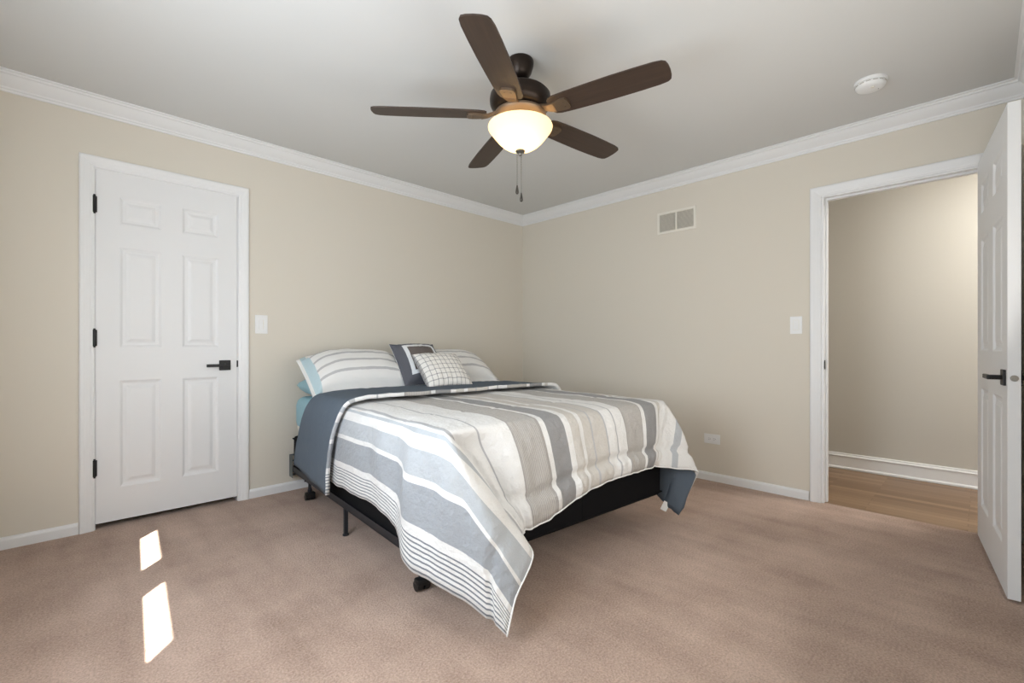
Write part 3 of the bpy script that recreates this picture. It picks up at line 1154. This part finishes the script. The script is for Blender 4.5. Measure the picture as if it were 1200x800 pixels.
def wrinkle(a, bb, t_):
    p = Vector((a, bb, 0))
    h = 0.0055 * noise.noise(p * 4.0) + 0.0030 * noise.noise(p * 9.0 + Vector((3, 1, 0)))
    h += 0.0045 * (abs(noise.noise(p * 11.0 + Vector((7, 2, 0)))) - 0.2) * (0.5 + noise.noise(p * 2.3))
    # short pulls across the stripes near the edges
    h += 0.0022 * noise.noise(Vector((a * 30, bb * 5, 2.0)))
    if t_ > 0:
        w_ = min(1, t_ * 1.6)
        # vertical soft folds in the hanging cloth
        if a < 0:
            h += (1 - .6 * sm(t_, .6, 1)) * w_ * 0.015 * math.sin(bb * 2 * PI / 0.30 + 1.2 * noise.noise(Vector((0, bb * 2, 1)))) * sm(bb, 1.15, 1.75) * (1 - sm(bb, 2.1, 2.3))
            h += w_ * 0.006 * noise.noise(Vector((a * 1.5, bb * 11, 3)))
        elif bb > BL:
            h += w_ * 0.011 * noise.noise(Vector((a * 8, bb * 1.5, 5)))
            h += w_ * 0.006 * noise.noise(Vector((a * 24, bb * 4, 8)))
            h += w_ * 0.004 * (0.3 - abs(noise.noise(Vector((a * 9 + bb * 6, bb * 14, 2)))))
    # creases beside the two foot corners, where the spare cloth folds in
    if t_ > 0 and bb > BL:
        ramp = sm(t_, .10, .45) * (1 - 0.75 * sm(t_, .75, 1.0))
        if a < 0.45:
            if a < 0:
                ss, ff = -a / AW, (bb - BL) / BF
                c_ = -ss / max(ff, 1e-4) if ff >= ss else -2 + ff / ss
            else:
                c_ = a / 0.30
            h += ramp * (-0.088 * math.exp(-((c_ - 0.15) / 0.42) ** 2) + 0.030 * math.exp(-((c_ + 0.55) / 0.30) ** 2)
                         + 0.016 * math.exp(-((c_ - 0.22) / 0.10) ** 2))
        if a > 1.3:
            h += ramp * -0.028 * math.exp(-((a - 1.46) / 0.030) ** 2)
    # scrunched band below the lowest seam
    if bb > BL + BF - 0.075 and 0 < a < BW:
        w_ = math.sin(PI * clampv((bb - (BL + BF - 0.075)) / 0.075, 0, 1))
        h += w_ * (0.012 + 0.012 * noise.noise(Vector((a * 26, bb * 3, 4))) + 0.004 * noise.noise(Vector((a * 60, bb * 6, 1))))
    # quilting seams
    def seam(d, wd=0.010, dep=0.020):
        return -dep * math.exp(-(d / wd) ** 2)
    h += seam(bb - (BL + BF - 0.075))
    h += seam(bb - 1.72, .012, .004)
    h += seam(a + AW - 0.12, .012, .002)
    return h


NA = 168
a_vals = [-AW + (BW + AW + AE) * i / (NA - 1) for i in range(NA)]
rows = []
n_main = 150
for i in range(n_main):
    bb = (BL + BF) - (BL + BF - FOLD) * i / (n_main - 1)
    rows.append((bb, 0.0, bb))
n_arc = 8
rad = 0.007
for i in range(1, n_arc):
    th_ = PI * i / n_arc
    rows.append((FOLD - rad * math.sin(th_), rad * (1 - math.cos(th_)), FOLD - 0.02 * i / n_arc))
n_fl = 60
for i in range(n_fl):
    k = i / (n_fl - 1)
    rows.append((FOLD + (HEMV - FOLD) * k, 2 * rad + 0.010 * sm(k, .75, 1.0), FOLD - 0.02 - (HEMV - FOLD) * k))

cf = bed_thing('comforter', 'grey and white striped comforter draped over the bed, top edge folded back', 'comforter')
bmc = bmesh.new()
uvl = bmc.loops.layers.uv.new('UVMap')
grid = []
for (bb, lift, vv) in rows:
    row = []
    flap = lift > rad
    for a in a_vals:
        b2 = bb
        if flap or bb <= FOLD + 0.3:
            # slanting turn-down: the flap narrows towards the hanging side, the fold swings back on top
            sl = 0.05 + 0.19 * clampv((a + AW) / AW, 0, 1)
            if flap:
                kk = (bb - FOLD) / (HEMV - FOLD)
                b2 = bb + sl * (1 - kk) + kk * (-0.12 * sm(-a, 0.0, AW) - 0.0 * a)
            else:
                b2 = bb + sl * clampv((FOLD + 0.3 - bb) / 0.3, 0, 1)
        P, N, t_ = drape_point(a, b2)
        if flap and a < 0:
            P.z -= 0.055 * ((bb - FOLD) / (HEMV - FOLD)) * min(1, -a / AW)
        P.z += 0.010 * t_ ** 3 * noise.noise(Vector((a * 9, b2 * 9, 6)))
        P = P + N * (lift + wrinkle(a, b2, t_) * (0.8 if flap else 1.0))
        if flap:
            # puffed rim
            pass
        row.append((bmc.verts.new((P.x, -P.y, P.z)), a, vv))
    grid.append(row)
for i in range(len(grid) - 1):
    for j in range(NA - 1):
        q = (grid[i][j], grid[i][j + 1], grid[i + 1][j + 1], grid[i + 1][j])
        fc = bmc.faces.new([x[0] for x in q])
        fc.smooth = True
        for lp, x in zip(fc.loops, q):
            lp[uvl].uv = (x[1], x[2])
me = bpy.data.meshes.new('quilt')
bmc.normal_update()
bmc.to_mesh(me)
bmc.free()
me.materials.append(M['comforter'])
me.materials.append(M['under'])
quilt = bpy.data.objects.new('quilt', me)
COL.objects.link(quilt)
quilt.parent = cf
so = quilt.modifiers.new('thickness', 'SOLIDIFY')
so.thickness = 0.022
so.offset = -1
so.use_even_offset = False
so.material_offset = 1
so.material_offset_rim = 0
# piping along the foot hem and the two side hems
hem = [g for g in grid[0]]
pp = [v for v in [(Vector(me.vertices[j].co)) for j in range(NA)]]
MB().tube([p + Vector((0, 0, -0.001)) for p in pp], 0.0035, 6).build('hem_piping', M['piping'], cf, smooth=True)
# care tag hanging from the foot corner
b = MB()
b.box(-0.020, 0.020, -0.0006, 0.0006, -0.055, 0.0)
b.transform(Matrix.Translation((1.545, -2.03, 0.115)) @ Matrix.Rotation(math.radians(-35), 4, 'Z') @ Matrix.Rotation(math.radians(28), 4, 'Y'))
b.build('care_tag', M['plastic'], cf)


# ---- pillows
def pillow_mesh(w, h, th, flange, nx=44, ny=34, sag=0.0, seed=0, pw=2.6, corner=0.0):
    """front (+z) uses material 0, back material 1; x across, y up, centred"""
    bm_ = bmesh.new()
    ul = bm_.loops.layers.uv.new('UVMap')

    def prof(x, y):
        ix, iy = 1 - 2 * flange / w, 1 - 2 * flange / h
        xx, yy = min(1, abs(x) / ix), min(1, abs(y) / iy)
        return (max(0, 1 - xx ** pw) * max(0, 1 - yy ** pw)) ** 0.5
    sides = []
    for sgn in (1, -1):
        g = []
        for j in range(ny + 1):
            row = []
            for i in range(nx + 1):
                x = -math.cos(PI * i / nx) * 0.35 + (2 * i / nx - 1) * 0.65
                y = -math.cos(PI * j / ny) * 0.35 + (2 * j / ny - 1) * 0.65
                # sides pull in between the corners
                px_ = x * w / 2 * (1 - corner * (1 - y * y) * abs(x) ** 2)
                py_ = y * h / 2 * (1 - corner * (1 - x * x) * abs(y) ** 2)
                t_ = prof(x, y)
                z = sgn * (th / 2 * t_ + 0.0025)
                nz = 0.006 * noise.noise(Vector((x * 5 + seed, y * 4, sgn))) * min(1, t_ * 3 + .3) + 0.003 * noise.noise(Vector((x * 16, y * 12 + seed, sgn)))
                py_ += -sag * x ** 4
                row.append((bm_.verts.new((px_, py_, z + nz * (1 if sgn > 0 else .6))), (x + 1) / 2, (y + 1) / 2))
            g.append(row)
        sides.append(g)
        for j in range(ny):
            for i in range(nx):
                q = [g[j][i], g[j][i + 1], g[j + 1][i + 1], g[j + 1][i]]
                if sgn < 0:
                    q = q[::-1]
                f_ = bm_.faces.new([x[0] for x in q])
                f_.smooth = True
                f_.material_index = 0 if sgn > 0 else 1
                for lp, x in zip(f_.loops, q):
                    lp[ul].uv = (x[1], x[2])
    F, K = sides

    def rim(idx):
        A = [F[j][i][0] for j, i in idx]
        B = [K[j][i][0] for j, i in idx]
        for k in range(len(idx) - 1):
            f_ = bm_.faces.new((A[k], B[k], B[k + 1], A[k + 1]))
            f_.smooth = True
            f_.material_index = 2
    rim([(0, i) for i in range(nx + 1)])
    rim([(j, nx) for j in range(ny + 1)])
    rim([(ny, i) for i in range(nx, -1, -1)])
    rim([(j, 0) for j in range(ny, -1, -1)])
    bmesh.ops.recalc_face_normals(bm_, faces=bm_.faces)
    return bm_


def place_pillow(name, label, bm_, mats, u, v, z, tilt, yaw=0.0, roll=0.0):
    """bottom-edge anchored: (u,v,z) is the pillow centre; tilt = lean from horizontal (deg), back towards the head wall"""
    me_ = bpy.data.meshes.new(name)
    bm_.to_mesh(me_)
    bm_.free()
    for m_ in mats:
        me_.materials.append(m_)
    o = bpy.data.objects.new(name, me_)
    COL.objects.link(o)
    th_ = math.radians(tilt)
    loc = Matrix.Translation((u, -v, z)) @ Matrix.Rotation(math.radians(yaw), 4, 'Z') @ Matrix.Rotation(th_, 4, 'X') @ Matrix.Rotation(math.radians(roll), 4, 'Z')
    o.matrix_world = BMAT @ loc
    return tag(o, label, 'pillow')


SM = [M['sham'], M['under'], M['piping']]
BLUE = [M['sheet']] * 3
place_pillow('pillow', 'light blue bed pillow lying under the left striped sham', pillow_mesh(.66, .40, .13, 0, seed=2, pw=5), BLUE, .352, .215, .756, 3)
place_pillow('striped_sham', 'large grey and white striped sham pillow at the left of the bed head', pillow_mesh(.78, .46, .25, .035, seed=1, corner=.02, sag=.09), SM, .360, .31, .868, 33, 0)
place_pillow('striped_sham', 'large grey and white striped sham pillow at the right, behind the checked pillow', pillow_mesh(.74, .46, .25, .035, seed=5, corner=.02, sag=.09), SM, 1.13, .31, .866, 31, 0)
place_pillow('throw_pillow', 'dark grey square throw pillow with a white ribbon border between the shams',
             pillow_mesh(.37, .39, .20, .012, seed=3, corner=.05), [M['framed'], M['darkcloth'], M['piping']], .77, .44, .908, 50, 0, 0)
place_pillow('checked_pillow', 'small white checked throw pillow in front of the dark grey pillow',
             pillow_mesh(.37, .33, .14, 0, seed=9, corner=.05), [M['plaid'], M['plaid'], M['plaid']], .825, .68, .868, 44, 0, 0)
